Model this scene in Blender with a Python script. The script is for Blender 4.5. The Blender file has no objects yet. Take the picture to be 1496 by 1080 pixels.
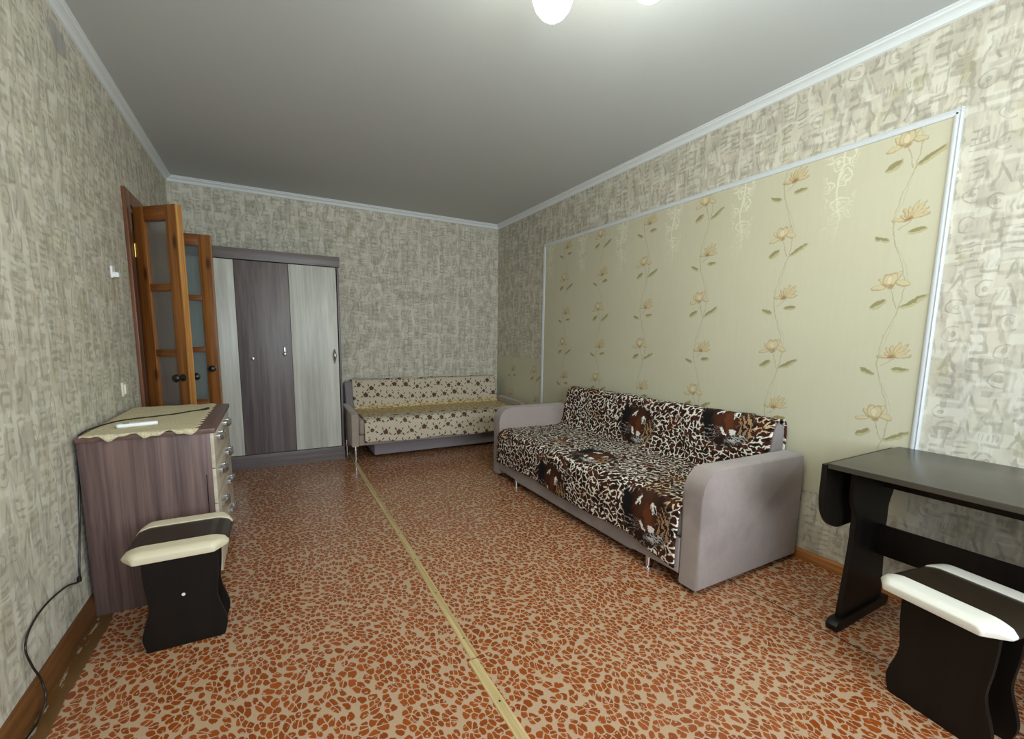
import bpy, bmesh, math, random
from mathutils import Vector, Matrix
random.seed(7)
S = bpy.context.scene
COL = S.collection
PI = math.pi

# ------------------------------------------------------------------ camera
F, CX, CY = 634.985, 738.876, 576.626
YAW, PITCH, ROLL, CAMH = 0.4983, 0.1288, 0.0130, 1.2339
_fwd = Vector((math.sin(YAW)*math.cos(PITCH), math.cos(YAW)*math.cos(PITCH), -math.sin(PITCH)))
_r = Vector((math.cos(YAW), -math.sin(YAW), 0)); _u = _r.cross(_fwd)
_r2 = math.cos(ROLL)*_r + math.sin(ROLL)*_u; _u2 = -math.sin(ROLL)*_r + math.cos(ROLL)*_u
cam_data = bpy.data.cameras.new('camera'); cam = bpy.data.objects.new('camera', cam_data); COL.objects.link(cam)
cam.matrix_world = Matrix(((_r2.x, _u2.x, -_fwd.x, 0), (_r2.y, _u2.y, -_fwd.y, 0), (_r2.z, _u2.z, -_fwd.z, CAMH), (0, 0, 0, 1)))
cam_data.sensor_width = 36; cam_data.lens = F*36/1496
cam_data.shift_x = (748-CX)/1496; cam_data.shift_y = (CY-540)/1496
cam_data.clip_start = 0.02
S.camera = cam
# ------------------------------------------------------------------ room sizes
XL, XR, YB, YF, H = -0.743, 2.640, 5.100, -1.10, 2.65
# ------------------------------------------------------------------ world, lights, exposure
w = bpy.data.worlds.new('World'); S.world = w; w.use_nodes = True
w.node_tree.nodes['Background'].inputs[0].default_value = (0.62, 0.78, 1.0, 1)
w.node_tree.nodes['Background'].inputs[1].default_value = 1.0
S.view_settings.view_transform = 'Standard'; S.view_settings.look = 'None'
S.view_settings.exposure = 0.0; S.view_settings.gamma = 1.0; S.view_settings.use_curve_mapping = False
S.cycles.use_denoising = True
S.cycles.max_bounces = 8; S.cycles.diffuse_bounces = 5
S.cycles.sample_clamp_indirect = 6.0
def light(name, kind, loc, energy, color, **k):
    l = bpy.data.lights.new(name, kind); l.energy = energy; l.color = color
    for a, v in k.items(): setattr(l, a, v)
    o = bpy.data.objects.new(name, l); COL.objects.link(o); o.location = loc
    return o
# daylight coming through the window behind the camera
WX0, WX1, WZ0, WZ1 = -0.15, 2.25, 0.75, 2.30
day = light('window_daylight', 'AREA', ((WX0+WX1)/2, YF-0.30, (WZ0+WZ1)/2), 120, (0.80, 0.91, 1.0), shape='RECTANGLE', size=WX1-WX0, size_y=WZ1-WZ0)
day.rotation_euler = (PI/2, 0, 0)     # aims along +y
LAMP_POWER = 10.5

# ------------------------------------------------------------------ node helper
def srgb(c):
    if isinstance(c, (int, float)): c = (c, c, c)
    return tuple(((x/255)/12.92 if x/255 <= 0.04045 else ((x/255+0.055)/1.055)**2.4) for x in c[:3]) + (1,)
class B:
    def __init__(s, name):
        s.mat = bpy.data.materials.new(name); s.mat.use_nodes = True
        s.nt = s.mat.node_tree; s.n = s.nt.nodes; s.l = s.nt.links
        s.bsdf = s.n['Principled BSDF']
    def put(s, sock, v):
        if isinstance(v, X): s.l.new(v.s, sock)
        elif v is not None: sock.default_value = v
    def m(s, op, *a):
        n = s.n.new('ShaderNodeMath'); n.operation = op
        for i, v in enumerate(a): s.put(n.inputs[i], v)
        return X(s, n.outputs[0])
    def coords(s, kind='Object'):
        tc = s.n.new('ShaderNodeTexCoord'); sp = s.n.new('ShaderNodeSeparateXYZ'); s.l.new(tc.outputs[kind], sp.inputs[0])
        return X(s, sp.outputs[0]), X(s, sp.outputs[1]), X(s, sp.outputs[2])
    def vec(s, x, y, z=0.0):
        n = s.n.new('ShaderNodeCombineXYZ')
        for i, v in enumerate((x, y, z)): s.put(n.inputs[i], v)
        return X(s, n.outputs[0])
    def noise(s, v, scale=1, detail=2, rough=0.5, col=False):
        n = s.n.new('ShaderNodeTexNoise'); s.put(n.inputs['Vector'], v)
        n.inputs['Scale'].default_value = scale; n.inputs['Detail'].default_value = detail; n.inputs['Roughness'].default_value = rough
        return X(s, n.outputs['Color' if col else 'Fac'])
    def white(s, v):
        n = s.n.new('ShaderNodeTexWhiteNoise'); n.noise_dimensions = '3D'; s.put(n.inputs['Vector'], v)
        return X(s, n.outputs['Value'])
    def voro(s, v, scale=1, feature='F1', rnd=1.0):
        n = s.n.new('ShaderNodeTexVoronoi'); n.feature = feature; n.voronoi_dimensions = '2D'; s.put(n.inputs['Vector'], v)
        n.inputs['Scale'].default_value = scale; n.inputs['Randomness'].default_value = rnd
        return X(s, n.outputs['Distance']), (X(s, n.outputs['Color']) if feature == 'F1' else None)
    def ss(s, x, a, b):     # smoothstep
        n = s.n.new('ShaderNodeMapRange'); n.interpolation_type = 'SMOOTHSTEP'
        s.put(n.inputs[0], x); s.put(n.inputs[1], a); s.put(n.inputs[2], b)
        n.inputs[3].default_value = 0; n.inputs[4].default_value = 1
        return X(s, n.outputs[0])
    def mix(s, f, a, b):
        n = s.n.new('ShaderNodeMix'); n.data_type = 'RGBA'
        s.put(n.inputs[0], f); s.put(n.inputs[6], a); s.put(n.inputs[7], b)
        return X(s, n.outputs[2])
    def sep(s, c):
        n = s.n.new('ShaderNodeSeparateXYZ'); s.put(n.inputs[0], c)
        return [X(s, o) for o in n.outputs]
    def ell(s, u, v, cx, cy, rx, ry, rot=0.0, soft=0.25):     # soft ellipse mask, rot in degrees
        c, sn = math.cos(math.radians(rot)), math.sin(math.radians(rot))
        du, dv = u-cx, v-cy
        a = (du*c+dv*sn)*(1/rx); b = (dv*c-du*sn)*(1/ry)
        return s.ss(a*a+b*b, 1.0+soft, 1.0-soft)
    def out(s, color=None, rough=0.6, spec=0.5, bump=None, bstr=0.2, bdist=0.003, metal=0.0, **k):
        if color is not None: s.put(s.bsdf.inputs['Base Color'], color)
        s.put(s.bsdf.inputs['Roughness'], rough)
        s.bsdf.inputs['Specular IOR Level'].default_value = spec; s.bsdf.inputs['Metallic'].default_value = metal
        for kk, v in k.items(): s.put(s.bsdf.inputs[kk.replace('_', ' ')], v)
        if bump is not None:
            n = s.n.new('ShaderNodeBump'); s.put(n.inputs['Height'], bump)
            n.inputs['Strength'].default_value = bstr; n.inputs['Distance'].default_value = bdist
            s.l.new(n.outputs[0], s.bsdf.inputs['Normal'])
        return s.mat
class X:
    def __init__(s, b, sock): s.b = b; s.s = sock
    def __add__(s, o): return s.b.m('ADD', s, o)
    __radd__ = __add__
    def __sub__(s, o): return s.b.m('SUBTRACT', s, o)
    def __rsub__(s, o): return s.b.m('SUBTRACT', o, s)
    def __mul__(s, o): return s.b.m('MULTIPLY', s, o)
    __rmul__ = __mul__
    def __truediv__(s, o): return s.b.m('DIVIDE', s, o)
    def __neg__(s): return s.b.m('MULTIPLY', s, -1.0)
    def sin(s): return s.b.m('SINE', s)
    def cos(s): return s.b.m('COSINE', s)
    def floor(s): return s.b.m('FLOOR', s)
    def frac(s): return s.b.m('FRACT', s)
    def abs(s): return s.b.m('ABSOLUTE', s)
    def sqrt(s): return s.b.m('SQRT', s)
    def gt(s, o): return s.b.m('GREATER_THAN', s, o)
    def lt(s, o): return s.b.m('LESS_THAN', s, o)
    def mod(s, o): return s.b.m('FLOORED_MODULO', s, o)
    def max(s, o): return s.b.m('MAXIMUM', s, o)
    def min(s, o): return s.b.m('MINIMUM', s, o)

# ------------------------------------------------------------------ materials
def flat(name, c, rough=0.5, spec=0.5, metal=0.0, grain=0.06, gs=30, bstr=0.1):
    b = B(name); x, y, z = b.coords(); n = b.noise(b.vec(x, y, z), gs, 3)
    c = srgb(c); d = tuple(v*(1-grain*2) for v in c[:3])+(1,)
    return b.out(b.mix(n, d, tuple(min(1, v*(1+grain)) for v in c[:3])+(1,)), rough, spec, bump=n, bstr=bstr, bdist=0.001, metal=metal)

def wallpaper_mat(name, ax):
    """hieroglyph style wallpaper; ax = index of the horizontal object coordinate"""
    b = B(name); P = b.coords(); u0, v0 = P[ax], P[2]
    wv = b.noise(b.vec(u0, v0, 0.0), 16, 2, col=True); wx, wy, _ = b.sep(wv)
    u = u0+(wx-0.5)*0.030; v = v0+(wy-0.5)*0.030
    brush = b.noise(b.vec(u0*34, v0*9, 1.0), 1, 3, 0.6)
    blot = b.noise(b.vec(u0*9, v0*5, 4.0), 1, 2)
    blot2 = b.noise(b.vec(u0*7.5, v0*4, 9.0), 1, 1)
    col = b.mix(b.ss(blot, 0.42, 0.60), srgb((204, 198, 180)), srgb((190, 184, 168)))
    col = b.mix(b.ss(blot2, 0.60, 0.72)*0.40, col, srgb((182, 172, 130)))
    col = b.mix(b.ss(blot2, 0.36, 0.28)*0.35, col, srgb((196, 180, 160)))
    # blocks: square cells with a pale rim and a brushed grey shadow on one side
    def blocks(scale, seed, st):
        n = b.n.new('ShaderNodeTexVoronoi'); n.voronoi_dimensions = '2D'; n.distance = 'CHEBYCHEV'; n.feature = 'F1'
        b.put(n.inputs['Vector'], b.vec(u+seed, v*st+seed)); n.inputs['Scale'].default_value = scale; n.inputs['Randomness'].default_value = 0.75
        d = X(b, n.outputs['Distance']); c = b.sep(X(b, n.outputs['Color'])); p = b.sep(X(b, n.outputs['Position']))
        return d, c, (u+seed)*scale-p[0]*1.0, (v*st+seed)*scale-p[1]*1.0
    d1, c1, lx, ly = blocks(13.0, 0.0, 0.72)
    rim = b.ss(d1, 0.40, 0.46)
    side = b.ss((d1-0.33).abs(), 0.085, 0.02)*c1[0].gt(0.30)
    ring = b.ss((d1*34.0).sin(), 0.1, 0.8)*c1[1].gt(0.60)*d1.lt(0.36)
    fill = b.ss(c1[2], 0.55, 0.70)*b.ss(d1, 0.34, 0.24)
    d2, c2, lx2, ly2 = blocks(24.0, 3.7, 0.8)
    side2 = b.ss((d2-0.27).abs(), 0.10, 0.03)*c2[0].gt(0.45)
    def layer(cw, ch, ou, ov, seed, sc):
        col_i = ((u+ou)/cw).floor()
        vv = v+ov+(b.white(b.vec(col_i, seed, 0.3))*ch)
        iu, iv = (u+ou)/cw, vv/ch
        cu, cv = iu.frac()-0.5, iv.frac()-0.5
        r = b.white(b.vec(iu.floor(), iv.floor(), seed))
        d = (cu*cu+cv*cv*(ch/cw)*(ch/cw)).sqrt()
        ringg = b.ss((((d*(sc*19.0)).sin())), 0.0, 0.85)*d.lt(0.42)*cu.gt(-0.24)
        au, av = cu.abs(), cv.abs()
        q = (au/0.36).max(av/0.40)
        frame = b.ss((q-1.0).abs(), 0.24, 0.06)*cu.lt(0.30)
        tick = b.ss((cu*(sc*40.0)+cv*6.0).sin(), 0.0, 0.7)*(cv+0.12).abs().lt(0.13)*au.lt(0.38)
        hs = b.ss((cv*(sc*27.0)+cu*2.0).sin(), 0.15, 0.8)*au.lt(0.32)*av.lt(0.42)
        diag = b.ss((cu*1.4-cv*0.6).abs(), 0.14, 0.05)*av.lt(0.42)
        tri = b.ss((au*1.25+cv*0.62-0.12).abs(), 0.12, 0.04)*av.lt(0.44)
        ee = (b.ss((cu+0.30).abs(), 0.11, 0.04)*av.lt(0.42)+b.ss((cv*17.0).cos(), 0.1, 0.8)*cu.gt(-0.30)*cu.lt(0.28)*av.lt(0.44)).min(1.0)
        g = ringg*r.lt(0.20)+(frame+tick*0.8)*(r.gt(0.20)*r.lt(0.38))+hs*(r.gt(0.38)*r.lt(0.50))+diag*(r.gt(0.50)*r.lt(0.64))+tri*(r.gt(0.64)*r.lt(0.76))+ee*r.gt(0.76)
        return g.min(1.0)
    g1 = layer(0.080, 0.115, 0.0, 0.0, 1.0, 1.0)
    g2 = layer(0.118, 0.180, 0.035, 0.05, 7.0, 1.25)
    strokes = b.ss(b.noise(b.vec(u*34, v*11, 3.0), 1, 1), 0.54, 0.70)
    bm_ = b.ss(brush, 0.30, 0.60)
    col = b.mix(fill*bm_*0.28, col, srgb((166, 161, 150)))
    line = (g1*0.85+g2*0.65+side*0.22+strokes*0.55).min(1.0)*b.ss(brush, 0.25, 0.58)
    col = b.mix(line*0.60, col, srgb((136, 131, 116)))
    hi = (b.ss(b.noise(b.vec(u*26, v*7, 12.0), 1, 2), 0.56, 0.70)*0.6+rim*0.6).min(1.0)
    col = b.mix(hi*0.65*(1.0-line*0.7), col, srgb((222, 220, 206)))
    if ax == 1:
        # bare grey patch and a brown drip on the wall (wear with a shape of its own)
        pn = b.noise(b.vec(P[1], P[2], 0.0), 9, 3)
        patch = b.ss(((P[1]-2.76)*(P[1]-2.76)*20+(P[2]-2.50)*(P[2]-2.50)*60)+pn*0.5, 0.55, 0.35)*P[0].lt(0)
        col = b.mix(patch*0.7, col, srgb((150, 151, 152)))
        drip = b.ell(P[1], P[2], 3.22, 1.47, 0.03, 0.085, 0, 0.6)*P[0].lt(0)
        col = b.mix(drip*0.45, col, srgb((140, 105, 70)))
    return b.out(col, 0.75, 0.25, bump=brush-line*0.8, bstr=0.35, bdist=0.002)

def floral_mat():
    b = B('floral_wallpaper'); P = b.coords(); y, z = P[1], P[2]
    wv = b.noise(b.vec(y, z, 0.0), 20, 2, col=True); wx, wy, _ = b.sep(wv)
    PIT, ROW = 0.530, 0.640
    w2 = b.noise(b.vec(y, z, 3.0), 75, 2, col=True); w2x, w2y, _ = b.sep(w2)
    U = (1.265-y)+(wx-0.5)*0.018+(w2x-0.5)*0.012; V = z+(wy-0.5)*0.018+(w2y-0.5)*0.012
    ci = (U/PIT).floor()
    u = U-(ci+0.5)*PIT                          # column centred on y = 1.0, 1.53 ...
    odd = ci.mod(2.0)
    # column 0 has flower A at z = 2.145, odd columns at 1.825
    vraw = V-2.145-odd*0.32+ROW*0.60+ROW*10
    v = vraw.mod(ROW)-ROW*0.60                   # local range -0.384 .. 0.256, flower A at 0, flower B at -0.32
    fibre = b.noise(b.vec(y*50, z*4, 0.0), 1, 3); tone = b.noise(b.vec(y*1.2, z*1.2, 0.0), 1, 2)
    col = b.mix(tone, srgb((194, 189, 163)), srgb((205, 201, 177)))
    col = b.mix(fibre*0.35, col, srgb((182, 178, 148)))
    # pale damask motif fading downwards between the vines
    mu = (U/PIT).frac(); mu = (mu-0.5)-((mu.gt(0.5)*2.0-1.0)*0.5)
    md = mu*PIT
    sw = b.noise(b.vec(md, z, 7.0), 14, 2, col=True); s1, s2_, _ = b.sep(sw)
    vd, _ = b.voro(b.vec(md+(s1-0.5)*0.10, z+(s2_-0.5)*0.10, 0.0), 13, 'F1')
    sw = s1
    lines = b.ss((vd-0.38).abs(), 0.075, 0.03)+b.ss((vd-0.17).abs(), 0.05, 0.02)+b.ss((md-(z*21).sin()*0.012).abs(), 0.007, 0.003)
    env = b.ss(md.abs()+(sw-0.5)*0.06, 0.085, 0.045)*b.ss(z, 1.70, 2.10)
    col = b.mix((lines*env).min(1.0)*0.62, col, srgb((226, 224, 200)))
    # main stem and side stems
    sx = ((v+0.02)*(2*PI/ROW)).cos()*0.035+0.018
    stem = b.ss((u-sx).abs(), 0.0036, 0.0012)
    stem2 = b.ss((u-sx-0.006-((v*(4*PI/ROW)).sin())*0.008).abs(), 0.003, 0.001)
    s3 = b.ss((u-0.0-(-v)*0.30).abs(), 0.0036, 0.0012)*v.lt(-0.02)*v.gt(-0.11)
    s4 = b.ss((v+0.385-(u)*0.75).abs(), 0.004, 0.001)*u.gt(0.0)*u.lt(0.05)
    col = b.mix((stem*0.75+stem2*0.4+s3+s4).min(1.0)*0.55, col, srgb((150, 142, 104)))
    def petal(c, cx, cy, rx, ry, rot, edge=(164, 144, 104), fill=(204, 192, 154), k=0.75):
        o = b.ell(u, v, cx, cy, rx, ry, rot, 0.15); i = b.ell(u, v, cx+0.001, cy+0.002, rx*0.84, ry*0.72, rot, 0.4)
        c = b.mix(o*k, c, srgb(edge)); return b.mix(i*(0.55+fibre*0.6), c, srgb(fill))
    # flower A
    for a in ((-0.048, -0.006, 0.032, 0.013, 10), (0.046, 0.008, 0.030, 0.015, -18), (-0.034, 0.022, 0.026, 0.011, 128),
              (0.022, 0.036, 0.036, 0.012, 64), (-0.014, 0.030, 0.021, 0.034, 4), (0.008, 0.030, 0.019, 0.034, -10)):
        col = petal(col, *a)
    col = petal(col, -0.005, 0.026, 0.014, 0.026, 0, (186, 162, 120), (214, 205, 174))
    col = b.mix(b.ell(u, v, 0.002, -0.006, 0.014, 0.009, 20, 0.9)*0.8, col, srgb((160, 130, 90)))
    # flower B: a fan of thin petals
    bx, by = 0.042, -0.338
    for ang, ln in ((176, 0.052), (146, 0.032), (118, 0.044), (94, 0.046), (70, 0.060), (50, 0.066), (30, 0.058), (8, 0.056)):
        a = math.radians(ang); col = petal(col, bx+math.cos(a)*ln*0.62, by+math.sin(a)*ln*0.62, ln*0.68, 0.0095, ang, (164, 140, 98), (200, 186, 148))
    col = b.mix(b.ell(u, v, bx-0.004, by, 0.016, 0.009, 10, 0.9)*0.8, col, srgb((154, 120, 78)))
    # leaves (ranges are inside the -0.384..0.256 window)
    def leaf(c, cx, cy, rx, ry, rot):
        o = b.ell(u, v, cx, cy, rx, ry, rot, 0.2); c = b.mix(o*0.8, c, srgb((178, 170, 128)))
        i = b.ell(u, v, cx-0.002, cy+ry*0.35, rx*0.95, ry*0.55, rot, 0.4); return b.mix(i*0.85, c, srgb((140, 132, 92)))
    for a in ((-0.040, -0.084, 0.036, 0.018, 30), (0.094, -0.080, 0.056, 0.014, 30)): col = leaf(col, *a)
    for a in ((0.076, 0.241, 0.034, 0.014, 4), (-0.054, 0.226, 0.034, 0.013, -24)): col = leaf(col, *a)
    return b.out(col, 0.7, 0.25, bump=fibre, bstr=0.12, bdist=0.001)

def lino_mat():
    b = B('leopard_lino'); x, y, z = b.coords()
    n1 = b.noise(b.vec(x, y, 0.0), 2.2, 1, col=True); a1, a2, _ = b.sep(n1)
    n2 = b.noise(b.vec(x, y, 0.0), 42, 2, col=True); c1, c2, _ = b.sep(n2)
    n3 = b.noise(b.vec(x+5.0, y, 0.0), 7, 1, col=True); e1, e2, _ = b.sep(n3)
    U = x+(a1-0.5)*0.12+(e1-0.5)*0.055+(c1-0.5)*0.014; V = y+(a2-0.5)*0.12+(e2-0.5)*0.055+(c2-0.5)*0.014
    q = b.vec((U*0.94+V*0.34)*1.12, (V*0.94-U*0.34)*0.84, 0.0)
    d, _ = b.voro(q, 38, 'DISTANCE_TO_EDGE'); dd, ccol = b.voro(q, 38, 'F1')
    r, g, h = b.sep(ccol)
    big = b.noise(b.vec(x, y, 5.0), 6, 1)
    lim = 0.480-(h-0.5)*0.16+(big-0.5)*0.16
    spot = b.ss(dd-lim, 0.05, -0.03)*b.ss(d, 0.045, 0.085)
    notch = b.ss(b.noise(b.vec(U, V, 2.0), 70, 1), 0.62, 0.68)
    spot = spot*(1.0-notch*0.8)
    red = b.mix(r, srgb((128, 60, 20)), srgb((150, 74, 26)))
    fleck = b.noise(b.vec(x, y, 0.0), 260, 1)
    bg = b.mix(fleck, srgb((166, 134, 104)), srgb((194, 166, 136)))
    col = b.mix(spot, bg, red)
    worn = b.ss(b.noise(b.vec(x*1.5, y*0.8, 3.0), 1.2, 3), 0.5, 0.75)
    col = b.mix(worn*0.12, col, srgb((150, 110, 90)))
    wob = b.noise(b.vec(x, y, 0.0), 5, 2)
    edge = b.ss(x-wob*0.03, XL+0.072, XL+0.064)
    brown = b.mix(wob, srgb((84, 56, 28)), srgb((120, 86, 44)))
    chip = b.ss(b.noise(b.vec(x*60, y*14, 2.0), 1, 3), 0.56, 0.64)*b.ss((x-(XL+0.034)).abs(), 0.016, 0.006)
    col = b.mix(edge, col, b.mix(chip*0.8, brown, srgb((178, 164, 146))))
    wav = b.noise(b.vec(x, y, 0.0), 3.5, 2)
    rg = 0.17+0.10*b.noise(b.vec(x, y, 1.0), 9, 3)
    return b.out(col, rg, 0.42, bump=wav, bstr=0.25, bdist=0.010)

def wood_mat(name, dark, light, ax='z', scale=1.0, rough=0.45, knots=False, spec=0.4):
    b = B(name); x, y, z = b.coords()
    if ax == 'z': L, A, C = z, x, y
    elif ax == 'x': L, A, C = x, z, y
    else: L, A, C = y, x, z
    warp = b.noise(b.vec(A*3*scale, C*3*scale, L*0.8), 1, 2)
    g = b.noise(b.vec(A*28*scale, C*28*scale, L*0.7+warp*1.3), 1, 4, 0.7)
    g2 = b.noise(b.vec(A*120*scale, C*120*scale, L*3), 1, 2)
    f = b.ss(g*0.75+g2*0.25, 0.33, 0.66)
    col = b.mix(f, srgb(dark), srgb(light))
    if knots:
        kd, _ = b.voro(b.vec(A*7+C*7, L*2.4, 0.0), 1, 'F1')
        col = b.mix(b.ss(kd, 0.16, 0.05)*0.75, col, srgb(tuple(v*0.45 for v in dark)))
    return b.out(col, rough, spec, bump=g, bstr=0.12, bdist=0.001)

def fabric_mat(name, c1, c2, blotch=0.0, scale=500):
    b = B(name); x, y, z = b.coords()
    n = b.noise(b.vec(x, y, z), 3.0, 3); f = b.noise(b.vec(x, y, z), scale, 1); k = b.noise(b.vec(x, y, z), 60, 2)
    col = b.mix(f*0.5+k*0.5, srgb(c1), srgb(c2))
    if blotch: col = b.mix(b.ss(n, 0.42, 0.66)*blotch, col, srgb(tuple(v*0.80 for v in c1)))
    return b.out(col, 0.92, 0.15, bump=f+k, bstr=0.25, bdist=0.0012, Sheen_Weight=0.25)

def leopard_blanket_mat():
    b = B('leopard_plush')
    tc = b.n.new('ShaderNodeUVMap'); sp = b.n.new('ShaderNodeSeparateXYZ'); b.l.new(tc.outputs[0], sp.inputs[0])
    s, t = X(b, sp.outputs[0]), X(b, sp.outputs[1])
    n = b.noise(b.vec(s, t, 0.0), 22, 2, col=True); a1, a2, _ = b.sep(n)
    big = b.noise(b.vec(s, t, 0.0), 2.6, 1)
    U = s+(a1-0.5)*0.050+(big-0.5)*0.20; V = t+(a2-0.5)*0.050+(big-0.5)*0.16
    d, _ = b.voro(b.vec(U, V*1.10, 0.0), 27, 'DISTANCE_TO_EDGE'); dd, cc = b.voro(b.vec(U, V*1.10, 0.0), 27, 'F1')
    r, g, _ = b.sep(cc)
    br = b.noise(b.vec(s, t, 4.0), 34, 2)
    mesh = b.ss(d-(b.noise(b.vec(s, t, 6.0), 12, 1)-0.5)*0.20, 0.135, 0.085)*b.ss(br, 0.42, 0.49)
    col = b.mix(b.ss(dd, 0.42, 0.18), srgb((66, 34, 22)), srgb((24, 17, 15)))
    col = b.mix(b.ss(r, 0.55, 0.75)*0.55, col, srgb((84, 42, 26)))
    wcol = b.mix(b.ss(b.noise(b.vec(s, t, 8.0), 4, 1), 0.56, 0.68), srgb((232, 228, 214)), srgb((206, 182, 146)))
    col = b.mix(mesh, col, wcol)
    # big cat faces, one drawing placed five times along the print
    faces = ((2.38, 0.570, -6), (2.26, 1.20, 4), (2.47, 1.60, -8), (1.66, 0.42, 12), (1.58, 1.50, 8))
    fu = fv = M = None
    for (fs, ft, rot) in faces:
        c, sn = math.cos(math.radians(rot)), math.sin(math.radians(rot))
        du, dv = fs-s, ft-t
        lu, lv = du*c+dv*sn, dv*c-du*sn
        m = (lu*lu+lv*lv).lt(0.24*0.24)
        fu = lu*m if fu is None else fu+lu*m; fv = lv*m if fv is None else fv+lv*m; M = m if M is None else M+m
    M = M.min(1.0)
    fn = b.noise(b.vec(fu, fv, 0.0), 30, 2, col=True); q1, q2, _ = b.sep(fn)
    q3 = b.noise(b.vec(fu, fv, 6.0), 85, 2, col=True); q4, q5, _ = b.sep(q3)
    u = (fu+(q1-0.5)*0.045+(q4-0.5)*0.030)*1.08; v = (fv+(q2-0.5)*0.045+(q5-0.5)*0.030)*1.08
    def E(c, cx, cy, rx, ry, rot, colr, k=1.0, soft=0.3):
        return b.mix(b.ell(u, v, cx, cy, rx, ry, rot, soft)*k*M, c, srgb(colr))
    fur = b.noise(b.vec(fu*40, fv*14, 0.0), 1, 3)
    col = E(col, -0.02, 0.0, 0.185, 0.165, 0, (40, 22, 15))
    col = E(col, -0.155, 0.03, 0.045, 0.13, 8, (22, 20, 20))
    col = b.mix(b.ell(u, v, -0.015, 0.03, 0.095, 0.12, 0, 0.6)*M, col, b.mix(fur, srgb((50, 27, 17)), srgb((84, 46, 26))))
    col = E(col, 0.0, 0.0, 0.030, 0.075, 4, (118, 66, 34), 0.5, 0.7)
    # striped cheek
    rr = ((u-0.02)*(u-0.02)+(v+0.01)*(v+0.01)).sqrt()
    stripe = b.ss((rr*210+v*40+q1*3).sin(), 0.0, 0.5)*b.ell(u, v, 0.11, -0.035, 0.055, 0.105, 0, 0.2)*M
    col = b.mix(stripe*0.8, col, srgb((178, 142, 104)))
    col = E(col, 0.045, -0.105, 0.070, 0.024, 8, (206, 202, 196), 0.85, 0.8)
    col = b.mix(b.ss((u*150+v*260+q1*4).sin(), 0.0, 0.6)*b.ell(u, v, 0.05, -0.105, 0.08, 0.04, 8, 0.3)*M, col, srgb((40, 34, 32)))
    col = E(col, -0.062, 0.090, 0.016, 0.034, -24, (232, 230, 222))
    col = E(col, 0.045, 0.062, 0.022, 0.034, 14, (236, 234, 226))
    col = E(col, 0.050, 0.052, 0.012, 0.018, 20, (34, 30, 26))
    col = E(col, -0.066, 0.070, 0.008, 0.014, 0, (34, 30, 26))
    col = E(col, -0.046, -0.058, 0.011, 0.034, 22, (230, 228, 222))
    col = E(col, 0.014, -0.062, 0.032, 0.018, -16, (228, 226, 220))
    col = E(col, -0.020, -0.062, 0.018, 0.014, 0, (96, 54, 40))
    ang = b.m('ARCTAN2', v+0.055, u+0.03)
    wh = b.ss((ang*26).sin(), 0.72, 0.95)*b.ell(u, v, -0.125, -0.055, 0.075, 0.055, 0, 0.15)*M
    col = b.mix(wh*0.75, col, srgb((176, 158, 150)))
    pile = b.noise(b.vec(s, t, 0.0), 300, 1)
    return b.out(col, 0.85, 0.2, bump=pile+br, bstr=0.3, bdist=0.003)

def flower_blanket_mat():
    b = B('rose_print_cover')
    tc = b.n.new('ShaderNodeUVMap'); sp = b.n.new('ShaderNodeSeparateXYZ'); b.l.new(tc.outputs[0], sp.inputs[0])
    s, t = X(b, sp.outputs[0]), X(b, sp.outputs[1])
    n = b.noise(b.vec(s, t, 0.0), 40, 2, col=True); a1, a2, _ = b.sep(n)
    s2 = s+(a1-0.5)*0.016; t2 = t+(a2-0.5)*0.016
    dia = ((s*110+t*110).sin().abs()).min((s*110-t*110).sin().abs())
    col = b.mix(b.ss(dia, 0.10, 0.35), srgb((172, 158, 138)), srgb((204, 192, 170)))
    row = (t2/0.115).floor(); off = row.mod(2.0)*0.065
    iu = (s2+off)/0.13; iv = (t2+(b.white(b.vec(iu.floor(), row, 9.0))-0.5)*0.05)/0.115
    cu, cv = (iu.frac()-0.5)*0.13, (iv.frac()-0.5)*0.115
    r = b.white(b.vec(iu.floor(), iv.floor(), 2.0))
    d = (cu*cu+cv*cv).sqrt()
    petals = ((b.m('ARCTAN2', cv, cu)*5).sin()*0.003)
    rose = b.ss(d+petals+(a1-0.5)*0.02, 0.031-r*0.008, 0.022-r*0.008)
    rosec = b.mix(b.ss((d*420).sin(), -0.2, 0.6), srgb((66, 38, 34)), srgb((106, 64, 54)))
    colr = b.mix(r.gt(0.5)*0.6, rosec, srgb((70, 66, 62)))
    col = b.mix(rose*0.95, col, colr)
    for (cx, cy, rx, ry, rot) in ((0.042, 0.022, 0.016, 0.006, 40), (-0.042, 0.018, 0.015, 0.006, -35), (0.036, -0.034, 0.014, 0.006, -50), (-0.030, -0.036, 0.016, 0.006, 70)):
        col = b.mix(b.ell(cu, cv, cx, cy, rx, ry, rot, 0.3)*0.9, col, srgb((62, 58, 54)))
    # yellow middle band with short dark dashes (t is measured from the top hem of the back)
    band = b.ss(t, 0.46, 0.52)*b.ss(t, 0.98, 0.86)
    ycol = b.mix(b.noise(b.vec(s*8, t*20, 0.0), 1, 2), srgb((206, 182, 124)), srgb((222, 204, 158)))
    dash = b.ss(b.noise(b.vec(s*26, t*70, 5.0), 1, 2), 0.50, 0.55)
    ycol = b.mix(dash*0.8, ycol, srgb((120, 84, 44)))
    col = b.mix(band*0.92, col, ycol)
    hem = b.ss(t, 1.338, 1.346)
    col = b.mix(hem, col, srgb((92, 84, 88)))
    return b.out(col, 0.9, 0.15, bump=dia, bstr=0.3, bdist=0.003)

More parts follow.
